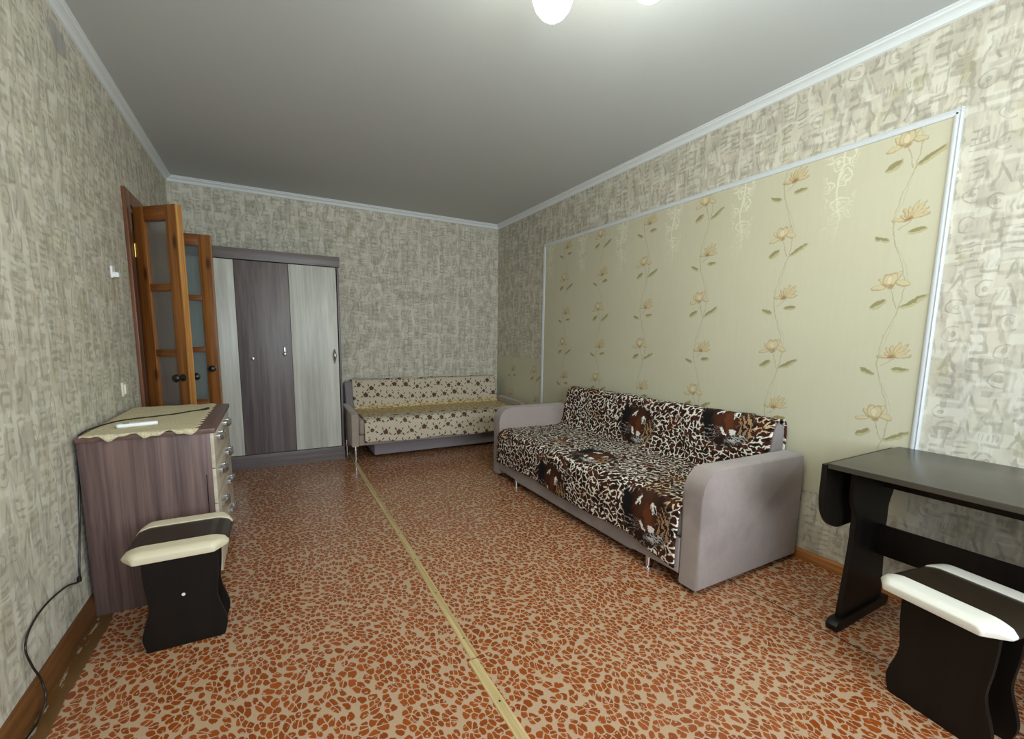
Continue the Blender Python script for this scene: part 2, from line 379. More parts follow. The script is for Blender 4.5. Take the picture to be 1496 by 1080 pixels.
def glass_mat(name, tint=(215, 225, 225), rough=0.25, scale=60, bstr=0.5):
    b = B(name); x, y, z = b.coords()
    v = b.noise(b.vec(x*1.0, y*1.0, z*1.0), scale, 2)
    m = b.out(srgb(tint), rough, 0.5, bump=v, bstr=bstr, bdist=0.004, Transmission_Weight=0.9, IOR=1.25)
    return m

def chrome_mat(name, c=(200, 200, 205), rough=0.18):
    b = B(name); x, y, z = b.coords(); n = b.noise(b.vec(x, y, z), 80, 2)
    return b.out(b.mix(n, srgb(tuple(v*0.94 for v in c)), srgb(c)), rough, 0.5, metal=1.0)

M = {}
M['wall_y'] = wallpaper_mat('wallpaper_side_walls', 1)
M['wall_x'] = wallpaper_mat('wallpaper_end_walls', 0)
M['floral'] = floral_mat()
M['lino'] = lino_mat()
M['ceiling'] = flat('ceiling_paint', (196, 200, 199), 0.85, 0.2, grain=0.03, gs=120, bstr=0.15)
M['cornice'] = flat('white_polystyrene', (222, 226, 226), 0.6, 0.3, grain=0.02, bstr=0.02)
M['moulding'] = flat('white_plastic_moulding', (208, 212, 214), 0.4, 0.4, grain=0.02, bstr=0.02)
M['baseR'] = wood_mat('varnished_baseboard_wood', (138, 82, 36), (186, 124, 66), 'y', 0.8)
M['baseL'] = wood_mat('worn_brown_baseboard_paint', (92, 58, 30), (120, 78, 42), 'y', 0.8, 0.35)
M['strip'] = wood_mat('pale_strip_wood', (164, 138, 92), (208, 186, 136), 'y', 2.5, 0.4)
M['gap'] = flat('dark_gap', (52, 40, 32), 0.8, 0.1)
M['pine'] = wood_mat('varnished_pine', (104, 60, 24), (160, 102, 48), 'z', 1.0, 0.3, True)
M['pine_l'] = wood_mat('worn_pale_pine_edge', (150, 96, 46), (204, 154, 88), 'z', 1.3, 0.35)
M['pine_h'] = wood_mat('varnished_pine_crosswise', (98, 54, 22), (144, 88, 42), 'x', 1.0, 0.3)
M['jamb'] = wood_mat('dark_varnished_casing', (96, 58, 36), (126, 80, 52), 'z', 1.0, 0.35)
M['wdark'] = wood_mat('dark_ash_laminate', (86, 77, 77), (120, 110, 107), 'z', 0.55, 0.4)
M['wdark_h'] = wood_mat('dark_ash_laminate_crosswise', (86, 77, 77), (120, 110, 107), 'x', 0.55, 0.4)
M['wlight'] = wood_mat('light_ash_laminate', (172, 171, 160), (206, 205, 194), 'z', 0.5, 0.35)
M['cdark'] = wood_mat('brown_ash_laminate', (80, 62, 60), (124, 100, 94), 'z', 0.75, 0.45)
M['cdark_h'] = wood_mat('brown_ash_laminate_top', (88, 66, 60), (114, 86, 78), 'y', 0.6, 0.4)
M['clight'] = wood_mat('cream_ash_laminate', (180, 168, 148), (204, 194, 176), 'y', 0.5, 0.35)
M['wenge'] = wood_mat('wenge_laminate', (17, 14, 11), (25, 20, 16), 'z', 0.7, 0.45, spec=0.25)
M['wenge_top'] = wood_mat('wenge_laminate_lit_top', (58, 54, 47), (72, 67, 58), 'y', 0.5, 0.28, spec=0.5)  # lighter wenge: the tabletop's reflected light is put into the colour
M['silver'] = chrome_mat('silver_plastic', (205, 208, 212), 0.25)
M['chrome'] = chrome_mat('chrome', (225, 225, 230), 0.08)
M['brass'] = chrome_mat('brass', (196, 164, 92), 0.3)
M['black'] = flat('black_plastic', (22, 20, 19), 0.4, 0.5)
M['iron'] = flat('black_iron_knob', (30, 25, 21), 0.35, 0.5)
M['sofa'] = fabric_mat('taupe_suede_fabric', (144, 131, 126), (168, 155, 149), 0.5)
M['sofaback'] = fabric_mat('grey_sofa_fabric', (126, 116, 114), (146, 136, 134))
M['bed'] = fabric_mat('beige_sofa_fabric', (152, 138, 124), (176, 162, 148), 0.3)
M['bedbase'] = fabric_mat('grey_base_fabric', (124, 116, 118), (144, 136, 138))
M['plush'] = leopard_blanket_mat()
M['rose'] = flower_blanket_mat()
M['vinyl_w'] = flat('cream_vinyl', (216, 206, 178), 0.38, 0.45, grain=0.03, gs=14, bstr=0.08)
M['vinyl_w2'] = flat('white_vinyl', (222, 218, 204), 0.38, 0.45, grain=0.03, gs=14, bstr=0.08)
M['vinyl_d'] = flat('dark_brown_vinyl', (44, 36, 26), 0.32, 0.5, grain=0.04, gs=60, bstr=0.12)
M['doily'] = None
b_ = B('crochet_runner'); x_, y_, z_ = b_.coords()
d_, _ = b_.voro(b_.vec(x_, y_, 0.0), 55, 'DISTANCE_TO_EDGE'); n_ = b_.noise(b_.vec(x_*9, y_*28, 0.0), 1, 3)
M['doily'] = b_.out(b_.mix(b_.ss(d_, 0.02, 0.12)*0.5+n_*0.5, srgb((176, 164, 134)), srgb((214, 203, 172))), 0.9, 0.1, bump=d_, bstr=0.4, bdist=0.002)
M['white_plastic'] = flat('white_plastic', (236, 238, 238), 0.35, 0.5, grain=0.01, bstr=0.01)
M['cream_plastic'] = flat('cream_plastic', (222, 216, 196), 0.4, 0.5, grain=0.01, bstr=0.01)
M['glass'] = glass_mat('patterned_door_glass')
M['wglass'] = glass_mat('window_glass', (250, 252, 255), 0.0, 2, 0.0)
M['frame_w'] = flat('white_window_frame', (232, 232, 230), 0.4, 0.4, grain=0.01, bstr=0.01)
M['hall'] = flat('hallway_paint', (120, 112, 96), 0.8, 0.2)

# ------------------------------------------------------------------ geometry helpers
def fin(bm, name, mat, parent=None, smooth=False, loc=None):
    bmesh.ops.recalc_face_normals(bm, faces=bm.faces)
    me = bpy.data.meshes.new(name); bm.to_mesh(me); bm.free()
    if mat: me.materials.append(mat)
    if smooth:
        for p in me.polygons: p.use_smooth = True
        me.set_sharp_from_angle(angle=math.radians(38))
    o = bpy.data.objects.new(name, me); COL.objects.link(o)
    if parent: o.parent = parent
    if loc: o.location = loc
    return o
def box(bm, x0, y0, z0, x1, y1, z1, bev=0.0, seg=2):
    r = bmesh.ops.create_cube(bm, size=1.0)
    for v in r['verts']:
        v.co = Vector(((x0+x1)/2+v.co.x*(x1-x0), (y0+y1)/2+v.co.y*(y1-y0), (z0+z1)/2+v.co.z*(z1-z0)))
    if bev:
        es = list({e for v in r['verts'] for e in v.link_edges})
        bmesh.ops.bevel(bm, geom=es, offset=bev, segments=seg, profile=0.6, affect='EDGES')
def bx(name, mat, parent, *a, bev=0.003, seg=2, smooth=True):
    bm = bmesh.new(); box(bm, *a, bev=bev, seg=seg); return fin(bm, name, mat, parent, smooth)
def prism(bm, pts, axis, a, b, bev=0.0, seg=2):
    """extrude polygon pts (2-D) along axis 0/1/2 from a to b"""
    def mk(p, w):
        if axis == 0: return Vector((w, p[0], p[1]))
        if axis == 1: return Vector((p[0], w, p[1]))
        return Vector((p[0], p[1], w))
    va = [bm.verts.new(mk(p, a)) for p in pts]; vb = [bm.verts.new(mk(p, b)) for p in pts]
    f1 = bm.faces.new(va); f2 = bm.faces.new(vb); n = len(pts)
    for i in range(n): bm.faces.new((va[i], va[(i+1) % n], vb[(i+1) % n], vb[i]))
    if bev:
        bmesh.ops.bevel(bm, geom=list(f1.edges)+list(f2.edges), offset=bev, segments=seg, profile=0.6, affect='EDGES')
def pr(name, mat, parent, pts, axis, a, b, bev=0.0, seg=2, smooth=True):
    bm = bmesh.new(); prism(bm, pts, axis, a, b, bev, seg); return fin(bm, name, mat, parent, smooth)
def lathe(bm, prof, c, axis=2, n=24):
    rings = []
    for (r, h) in prof:
        ring = []
        for i in range(n):
            a = 2*PI*i/n; p = [r*math.cos(a), r*math.sin(a)]
            q = (h, p[0], p[1]) if axis == 0 else ((p[0], h, p[1]) if axis == 1 else (p[0], p[1], h))
            ring.append(bm.verts.new(Vector(c)+Vector(q)))
        rings.append(ring)
    for k in range(len(rings)-1):
        for i in range(n): bm.faces.new((rings[k][i], rings[k][(i+1) % n], rings[k+1][(i+1) % n], rings[k+1][i]))
    if prof[0][0] > 1e-5: bm.faces.new(rings[0][::-1])
    if prof[-1][0] > 1e-5: bm.faces.new(rings[-1])
def la(name, mat, parent, prof, c, axis=2, n=24):
    bm = bmesh.new(); lathe(bm, prof, c, axis, n); return fin(bm, name, mat, parent, True)
def spline(pts, k=8):
    P = [Vector(p) for p in pts]; P = [P[0]]+P+[P[-1]]; out = []
    for i in range(1, len(P)-2):
        for j in range(k):
            t = j/k; a, b, c, d = P[i-1], P[i], P[i+1], P[i+2]
            out.append(0.5*((2*b)+(-a+c)*t+(2*a-5*b+4*c-d)*t*t+(-a+3*b-3*c+d)*t**3))
    out.append(P[-2]); return out
def tube(bm, pts, r, n=8):
    rings = []; up = Vector((0.13, 0.21, 1)).normalized()
    for i, p in enumerate(pts):
        t = (pts[min(i+1, len(pts)-1)]-pts[max(i-1, 0)]).normalized()
        a = t.cross(up); a = a.normalized() if a.length > 1e-4 else Vector((1, 0, 0)); c = t.cross(a)
        rr = r[i] if isinstance(r, (list, tuple)) else r
        rings.append([bm.verts.new(p+a*math.cos(2*PI*j/n)*rr+c*math.sin(2*PI*j/n)*rr) for j in range(n)])
    for k in range(len(rings)-1):
        for j in range(n): bm.faces.new((rings[k][j], rings[k][(j+1) % n], rings[k+1][(j+1) % n], rings[k+1][j]))
    bm.faces.new(rings[0][::-1]); bm.faces.new(rings[-1])
def tb(name, mat, parent, pts, r, n=8, k=8):
    bm = bmesh.new(); tube(bm, spline(pts, k) if k else [Vector(p) for p in pts], r, n); return fin(bm, name, mat, parent, True)
def thing(name, label, cat, loc=(0, 0, 0), rz=0, group=None):
    o = bpy.data.objects.new(name, None); COL.objects.link(o); o.location = loc; o.rotation_euler = (0, 0, rz)
    o.empty_display_size = 0.1; tag(o, label, cat, group); return o
def tag(o, label, cat, group=None):
    o['label'] = label; o['category'] = cat
    if group: o['group'] = group
    return o
def struct(o, label=None):
    o['kind'] = 'structure'
    if label: o['label'] = label
    return o
def dup(o, parent=None, loc=None, rz=None):
    c = o.copy(); COL.objects.link(c)
    if parent is not None: c.parent = parent
    if loc is not None: c.location = loc
    if rz is not None: c.rotation_euler = (0, 0, rz)
    for ch in list(o.children): dup(ch, c)
    return c

# ================================================================== ROOM SHELL
T = 0.12
struct(bx('floor', M['lino'], None, XL-0.02, YF-0.02, -0.08, XR+0.02, YB+0.02, 0.0, bev=0), 'leopard print linoleum floor in rust and beige')
struct(bx('ceiling', M['ceiling'], None, XL-T, YF-T, H, XR+T, YB+T, H+0.1, bev=0), 'plain matt off-white ceiling')
struct(bx('wall_back', M['wall_x'], None, XL-T, YB, -0.08, XR+T, YB+T, H, bev=0), 'far end wall in hieroglyph pattern wallpaper behind the wardrobe')
wr = struct(bx('wall_right', M['wall_y'], None, XR, YF-T, -0.08, XR+T, YB, H, bev=0), 'right hand wall in hieroglyph pattern wallpaper with floral insert')
# left wall with the door opening
DY0, DY1, DZ = 3.660, 4.400, 2.045
bm = bmesh.new()
for a in ((XL-T, YF-T, -0.08, XL, DY0, H), (XL-T, DY1, -0.08, XL, YB, H), (XL-T, DY0, DZ, XL, DY1, H)): box(bm, *a)
struct(fin(bm, 'wall_left', M['wall_y']), 'left hand wall in hieroglyph pattern wallpaper with the doorway')
# wall behind the camera with a window opening
bm = bmesh.new()
for a in ((XL-T, YF-T, -0.08, WX0, YF, H), (WX1, YF-T, -0.08, XR, YF, H), (WX0, YF-T, -0.08, WX1, YF, WZ0), (WX0, YF-T, WZ1, WX1, YF, H)): box(bm, *a)
struct(fin(bm, 'wall_front', M['wall_x']), 'window wall behind the camera')
win = bpy.data.objects.new('window_1', None); COL.objects.link(win); struct(win, 'white framed window behind the camera')
bm = bmesh.new()
for a in ((WX0, YF-0.09, WZ0, WX1, YF-0.03, WZ0+0.06), (WX0, YF-0.09, WZ1-0.06, WX1, YF-0.03, WZ1), (WX0, YF-0.09, WZ0+0.06, WX0+0.06, YF-0.03, WZ1-0.06),
          (WX1-0.06, YF-0.09, WZ0+0.06, WX1, YF-0.03, WZ1-0.06), (0.62, YF-0.09, WZ0+0.06, 0.68, YF-0.03, WZ1-0.06), (1.42, YF-0.09, WZ0+0.06, 1.48, YF-0.03, WZ1-0.06)):
    box(bm, *a, bev=0.004)
fin(bm, 'window_frame', M['frame_w'], win)
bx('window_sill', M['frame_w'], win, WX0-0.04, YF-0.03, WZ0-0.03, WX1+0.04, YF+0.12, WZ0, bev=0.006)
# hallway stub beyond the door
bm = bmesh.new()
for a in ((XL-1.3, 3.2, -0.08, XL-T, 5.0, 0.0), (XL-1.3, 3.2, 2.5, XL-T, 5.0, 2.6), (XL-1.4, 3.2, 0, XL-1.3, 5.0, 2.5), (XL-1.3, 3.1, 0, XL-T, 3.2, 2.5), (XL-1.3, 5.0, 0, XL-T, 5.1, 2.5)):
    box(bm, *a)
struct(fin(bm, 'wall_hall', M['hall']), 'dim hallway walls beyond the doorway')
# floral insert on the right wall + a patch of the same paper by the corner
PY0, PY1, PZ = 0.8186, 4.0268, 2.2311
bm = bmesh.new(); box(bm, XR-0.003, PY0+0.01, 0.40, XR+0.001, PY1-0.01, PZ-0.01)
fin(bm, 'floral_insert', M['floral'], wr)['label'] = 'cream wallpaper insert printed with magnolia vines'
bm = bmesh.new(); box(bm, XR-0.003, PY1+0.02, 0.40, XR+0.001, YB-0.001, 1.005)
fin(bm, 'floral_patch', M['floral'], wr)['label'] = 'low patch of cream floral wallpaper by the corner'
# panel moulding (half round with a groove)
def mould(pts_axis, a, b, fixed, name, flip=1):
    prof = [(0, 0), (0.010, 0.001), (0.014, 0.007), (0.010, 0.013), (0.012, 0.017), (0.012, 0.024), (0.008, 0.030), (0, 0.030)]
    bm = bmesh.new()
    if pts_axis == 1: prism(bm, [(XR-p, fixed-q*flip) for p, q in prof], 1, a, b)
    else: prism(bm, [(XR-p, fixed+q*flip) for p, q in prof], 2, a, b)
    return fin(bm, name, M['moulding'], mp, True)
mp = bpy.data.objects.new('trim_1', None); COL.objects.link(mp); struct(mp, 'white moulding framing the floral insert')
mould(1, PY0, PY1, PZ, 'top_moulding'); mould(2, 0.70, PZ, PY0, 'side_moulding'); mould(2, 0.40, PZ, PY1, 'side_moulding', -1)
# ceiling cornices
cp = [(0, 0), (0.046, 0), (0.046, 0.006), (0.038, 0.010), (0.036, 0.018), (0.020, 0.024), (0.012, 0.036), (0.010, 0.046), (0, 0.050)]
def cornice(name, side, label):
    bm = bmesh.new()
    if side == 'L': prism(bm, [(XL+p, H-q) for p, q in cp], 1, YF, YB)
    if side == 'R': prism(bm, [(XR-p, H-q) for p, q in cp], 1, YF, YB)
    if side == 'B': prism(bm, [(YB-p, H-q) for p, q in cp], 0, XL, XR)
    if side == 'F': prism(bm, [(YF+p, H-q) for p, q in cp], 0, XL, XR)
    struct(fin(bm, name, M['cornice'], None, True), label)
cornice('trim_2', 'L', 'white ceiling cornice along the left wall')
cornice('trim_3', 'R', 'white ceiling cornice along the right wall')
cornice('trim_4', 'B', 'white ceiling cornice along the far end wall')
cornice('trim_5', 'F', 'white ceiling cornice along the window wall')
bp = [(0, 0), (0.020, 0), (0.020, 0.042), (0.014, 0.052), (0.006, 0.058), (0, 0.058)]
bpl = [(0, 0), (0.020, 0), (0.020, 0.068), (0.012, 0.082), (0.004, 0.088), (0, 0.088)]
def base(name, pts, ax, a, b, mat, label):
    struct(pr(name, mat, None, pts, ax, a, b), label)
base('baseboard_right', [(XR-p, q) for p, q in bp], 1, YF, YB, M['baseR'], 'low orange-brown wooden baseboard along the right wall')
base('baseboard_left', [(XL+p, q) for p, q in bpl], 1, YF, DY0-0.07, M['baseL'], 'scuffed brown painted baseboard along the left wall')
base('baseboard_back', [(YB-p, q) for p, q in bp], 0, XL+0.02, XR-0.02, M['baseR'], 'wooden baseboard along the far end wall')
# chipped paint line beside the left baseboard
# floor joint strips with screws, and the lino seam
def strip(name, x0, x1, y0, y1, label, skew=0.0):
    e = bpy.data.objects.new(name, None); COL.objects.link(e); struct(e, label)
    n = int((y1-y0)/0.12)+1; prof = [(-0.5, 0.0), (-0.44, 0.0030), (-0.18, 0.0045), (-0.14, 0.0034), (0.14, 0.0034), (0.18, 0.0045), (0.44, 0.0030), (0.5, 0.0)]
    bm = bmesh.new(); rows = []
    for i in range(n+1):
        y = y0+(y1-y0)*i/n; cx = (x0+x1)/2+skew*(y-y0); wd = x1-x0
        cx += 0.0022*math.sin(y*3.1)
        rows.append([bm.verts.new((cx+p*wd, y, z)) for p, z in prof])
    for i in range(n):
        for j in range(len(prof)-1): bm.faces.new((rows[i][j], rows[i][j+1], rows[i+1][j+1], rows[i+1][j]))
    fin(bm, 'strip_board', M['strip'], e, True)
    k = y0+0.12
    while k < y1:
        la('screw', M['iron'], e, [(0.004, 0), (0.004, 0.0012), (0.0, 0.0018)], ((x0+x1)/2+skew*(k-y0), k, 0.0032), 2, 8); k += 0.36
strip('trim_6', 0.628, 0.664, 1.405, YB-0.35, 'long thin wooden strip covering the lino joint, far piece', 0.0165)
strip('trim_7', 0.622, 0.662, YF, 1.398, 'near piece of the wooden joint strip on the floor', -0.0035)
struct(bx('trim_8', M['gap'], None, 2.046, YF, -0.001, 2.051, 1.60, 0.0008, bev=0), 'thin dark seam in the lino under the table')

# ================================================================== DOOR
door = bpy.data.objects.new('door_1', None); COL.objects.link(door); struct(door, 'pine double door with patterned glass standing open')
cw = 0.075
bx('casing', M['jamb'], door, XL-0.005, DY0-cw-0.02, 0, XL+0.020, DY0+0.004, 2.125, bev=0.004)
bx('casing', M['jamb'], door, XL-0.005, DY1-0.004, 0, XL+0.020, DY1+cw, 2.125, bev=0.004)
bx('casing', M['jamb'], door, XL-0.005, DY0+0.0045, DZ-0.004, XL+0.020, DY1-0.0045, 2.125, bev=0.004)
bx('jamb', M['jamb'], door, XL-T, DY0-0.005, 0, XL+0.002, DY0+0.030, DZ, bev=0.002)
bx('jamb', M['jamb'], door, XL-T, DY1-0.030, 0, XL+0.002, DY1+0.005, DZ, bev=0.002)
bx('jamb', M['jamb'], door, XL-T, DY0, DZ-0.030, XL+0.002, DY1, DZ+0.005, bev=0.002)
def leaf(loc, rz, side, label, W=0.345):
    """leaf in its own frame: hinge at x=0, extends to +x, thickness 0..0.042 in y*side"""
    e = bpy.data.objects.new('door_leaf', None); COL.objects.link(e); e.parent = door; e.location = loc; e.rotation_euler = (0, 0, rz); e['label'] = label
    t0, t1 = (0, 0.042) if side > 0 else (-0.042, 0)
    st = 0.085
    def lb(n, m, *a, bev=0.004): return bx(n, m, e, *a, bev=bev)
    lb('stile', M['pine'], 0, t0, 0.015, st, t1, 2.025); lb('stile', M['pine'], W-st, t0, 0.015, W, t1, 2.025)
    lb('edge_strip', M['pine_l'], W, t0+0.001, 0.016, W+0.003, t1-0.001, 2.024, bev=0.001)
    lb('rail', M['pine_h'], st, t0+0.001, 1.935, W-st, t1-0.001, 2.025)
    lb('rail', M['pine_h'], st, t0+0.001, 0.015, W-st, t1-0.001, 0.20)
    lb('rail', M['pine_h'], st, t0+0.001, 0.600, W-st, t1-0.001, 0.700)
    for z in (1.110, 1.527): lb('muntin', M['pine_h'], st, t0+0.004, z-0.022, W-st, t1-0.004, z+0.022)
    for z0, z1 in ((1.549, 1.935), (1.132, 1.505), (0.700, 1.088)):
        lb('pane', M['glass'], st-0.004, (t0+t1)/2-0.002, z0-0.004, W-st+0.004, (t0+t1)/2+0.002, z1+0.004, bev=0)
    lb('lower_panel', M['pine'], st-0.004, (t0+t1)/2-0.007, 0.196, W-st+0.004, (t0+t1)/2+0.007, 0.604, bev=0.002)
    for sg, y in ((-1, t0), (1, t1)):
        bm = bmesh.new()
        pf = [(0.024, 0), (0.024, 0.004), (0.014, 0.008), (0.009, 0.012), (0.008, 0.026), (0.014, 0.032), (0.023, 0.040), (0.026, 0.050), (0.021, 0.060), (0.010, 0.065), (0.0, 0.066)]
        lathe(bm, [(r, h*sg) for r, h in pf], (W-0.042, y, 0.955), 1, 20)
        fin(bm, 'knob', M['iron'], e, True)
    for z in (0.30, 1.76):
        la('hinge', M['brass'], e, [(0.0, -0.045), (0.006, -0.043), (0.007, 0), (0.006, 0.043), (0, 0.045)], (-0.004, t0 if side < 0 else t0-0.002, z), 2, 12)
    return e
leaf((XL+0.028, DY0-0.008, 0), math.radians(-43), 1, 'near leaf of the pine door')
leaf((XL+0.028, DY1-0.045, 0), math.radians(-6), 1, 'far leaf of the pine door beside the wardrobe', 0.345)

# ================================================================== WARDROBE
W0, W1, WYF, WTOP = -0.700, 0.625, 4.544, 1.978
wd = thing('wardrobe', 'tall three-door wardrobe in dark and light ash laminate against the far wall', 'wardrobe', (0, 0, 0))
bx('side_panel', M['wdark'], wd, W1-0.018, WYF-0.004, 0, W1, YB-0.03, 1.885, bev=0.001)
bx('side_panel', M['wdark'], wd, W0, WYF-0.004, 0, W0+0.018, YB-0.03, 1.885, bev=0.001)
bx('back_panel', M['wdark'], wd, W0+0.018, YB-0.036, 0.01, W1-0.018, YB-0.031, 1.885, bev=0)
bx('bottom_panel', M['wdark_h'], wd, W0+0.018, WYF+0.03, 0.120, W1-0.018, YB-0.036, 0.136, bev=0)
bx('plinth', M['wdark_h'], wd, W0, WYF-0.008, 0.0, W1-0.002, WYF+0.012, 0.134, bev=0.002)
bx('top_fascia', M['wdark_h'], wd, W0-0.006, WYF-0.030, 1.886, W1+0.008, YB-0.03, 1.978, bev=0.002)
xs = [W0+0.020, -0.236, 0.190, W1-0.026]
for i, (a, c, mt) in enumerate(((xs[0], xs[1], 'wlight'), (xs[1], xs[2], 'wdark'), (xs[2], xs[3], 'wlight'))):
    d = bx('door', M[mt], wd, a+0.0015, WYF-0.012, 0.142, c-0.0015, WYF+0.006, 1.880, bev=0.0015)
    d['label'] = ('light ash door partly behind the pine door', 'dark ash middle door', 'light ash right door')[i]
    yy = WYF-0.012
    if i == 1:
        la('knob', M['silver'], d, [(0.014, 0), (0.016, -0.006), (0.012, -0.014), (0, -0.017)], (-0.131, yy, 1.022), 1, 16)
        la('handle', M['silver'], d, [(0.0, 0.0), (0.012, -0.003), (0.016, -0.014), (0.010, -0.022), (0, -0.024)], (0.128, yy, 1.062), 1, 16)
        bx('handle_plate', M['silver'], d, 0.122, yy-0.010, 1.062, 0.136, yy, 1.125, bev=0.004)
    if i == 2:
        bm = bmesh.new()
        for z0, r in ((-0.075, 0.004), (0.075, 0.004)): pass
        pts = [Vector((0.560, yy-0.004-0.018*math.sin(PI*k/10), 1.036-0.070+0.140*k/10)) for k in range(11)]
        tube(bm, pts, [0.004+0.013*math.sin(PI*(k/10)**1.4) for k in range(11)], 10); fin(bm, 'handle', M['silver'], d, True)

# ================================================================== CHEST OF DRAWERS
CX0, CX1, CY0, CY1, CH = -0.725, -0.262, 2.400, 3.240, 0.800
ch = thing('chest_of_drawers', 'brown ash chest of drawers with cream fronts against the left wall', 'chest of drawers')
bx('side_panel', M['cdark'], ch, CX0, CY0, 0.0, CX1, CY0+0.016, CH-0.022, bev=0.001)
bx('side_panel', M['cdark'], ch, CX0, CY1-0.016, 0.0, CX1, CY1, CH-0.022, bev=0.001)
bx('top_panel', M['cdark_h'], ch, CX0-0.002, CY0-0.006, CH-0.022, CX1+0.022, CY1+0.006, CH, bev=0.002)
bx('back_panel', M['cdark'], ch, CX0+0.002, CY0+0.016, 0.02, CX0+0.008, CY1-0.016, CH-0.022, bev=0)
bx('plinth', M['cdark_h'], ch, CX1-0.03, CY0+0.016, 0.0, CX1-0.014, CY1-0.016, 0.085, bev=0.001)
for i in range(4):
    z0 = 0.092+i*0.172; z1 = z0+0.168
    d = bx('drawer', M['clight'], ch, CX1-0.004, CY0+0.003, z0, CX1+0.014, CY1-0.003, z1, bev=0.002)
    for yc in (2.575, 2.945):
        zc = z0+0.125; L = 0.055
        # broad flat bow on two posts
        for yp in (yc-L, yc+L-0.012): bx('handle_post', M['silver'], d, CX1+0.013, yp, zc-0.010, CX1+0.034, yp+0.012, zc+0.010, bev=0.002)
        pts = [(CX1+0.030, yc-L-0.012), (CX1+0.044, yc-L), (CX1+0.050, yc), (CX1+0.044, yc+L), (CX1+0.030, yc+L+0.012), (CX1+0.036, yc+L-0.008), (CX1+0.040, yc), (CX1+0.036, yc-L+0.008)]
        pr('handle', M['silver'], d, pts, 2, zc-0.015, zc+0.015, bev=0.002)
# dark slot in the side panel edge
bx('slot', M['black'], ch, CX1-0.026, CY0-0.0012, 0.36, CX1-0.022, CY0+0.001, 0.58, bev=0)
# crochet runner with wavy hem
NX, NY = 46, 70
bm = bmesh.new(); g = []
for j in range(NY+1):
    row = []
    for i in range(NX+1):
        a, c = i/NX, j/NY
        x = -0.712+a*0.402; y = 2.380+c*0.855
        edge_y = 0.012*math.sin(a*19)+0.006*math.sin(a*43+1); edge_x = 0.009*math.sin(c*75)
        x += edge_x*max(0, (a-0.93)/0.07); y += edge_y*max(0, 1-c/0.06)+0.010*math.sin(a*22)*max(0, (c-0.94)/0.06)
        z = CH+0.0035+0.0012*math.sin(x*120+y*9)*math.sin(y*70)
        yl = 2.393-y
        if yl > 0: z -= yl*0.9; y = 2.393-yl*0.35
        row.append(bm.verts.new((x, y, z)))
    g.append(row)
for j in range(NY):
    for i in range(NX): bm.faces.new((g[j][i], g[j][i+1], g[j+1][i+1], g[j+1][i]))
o = fin(bm, 'table_runner', M['doily'], None, True)
md = o.modifiers.new('s', 'SOLIDIFY'); md.thickness = 0.0025; md.offset = 1
tag(o, 'cream crochet runner with a scalloped hem lying on the chest of drawers', 'runner')
rm = thing('remote_control', 'slim white remote control lying on the crochet runner', 'remote control', (-0.556, 2.565, CH+0.0062), 0.28)
bx('body', M['white_plastic'], rm, -0.075, -0.021, 0, 0.075, 0.021, 0.018, bev=0.008, seg=3)
bx('button', M['black'], rm, -0.052, -0.006, 0.0175, -0.028, 0.004, 0.0195, bev=0.0012)
# black cable: over the runner, down behind the chest, along the wall to the floor
zc = CH+0.0095
cb = thing('cable', 'thin black cable running over the chest and down the left wall to the baseboard', 'cable')
pts = [(-0.352, 2.965, zc), (-0.40, 2.925, zc), (-0.455, 2.865, zc), (-0.535, 2.815, zc), (-0.615, 2.775, zc), (-0.672, 2.715, zc), (-0.706, 2.60, zc), (-0.720, 2.50, zc), (-0.7335, 2.46, zc-0.02), (-0.7345, 2.44, 0.72), (-0.7345, 2.42, 0.60), (-0.7365, 2.40, 0.50), (-0.7365, 2.375, 0.40), (-0.7365, 2.33, 0.27), (-0.733, 2.30, 0.222),
       (-0.733, 2.18, 0.262), (-0.7335, 2.02, 0.285), (-0.733, 1.90, 0.275), (-0.730, 1.84, 0.235), (-0.722, 1.845, 0.165), (-0.712, 1.86, 0.10), (-0.700, 1.84, 0.040), (-0.704, 1.78, 0.008), (-0.71, 1.70, 0.006), (-0.712, 1.50, 0.006), (-0.712, 1.2, 0.006), (-0.712, 0.7, 0.006)]
tb('cord', M['black'], cb, pts, 0.0032, 8)
tb('plug', M['black'], cb, [(-0.352, 2.965, zc), (-0.338, 2.978, zc+0.001), (-0.322, 2.992, zc+0.002)], [0.005]*9+[0.007]*8, 10)
la('joint', M['black'], cb, [(0.0, -0.014), (0.007, -0.010), (0.008, 0), (0.007, 0.010), (0, 0.014)], (-0.733, 2.305, 0.228), 2, 12)

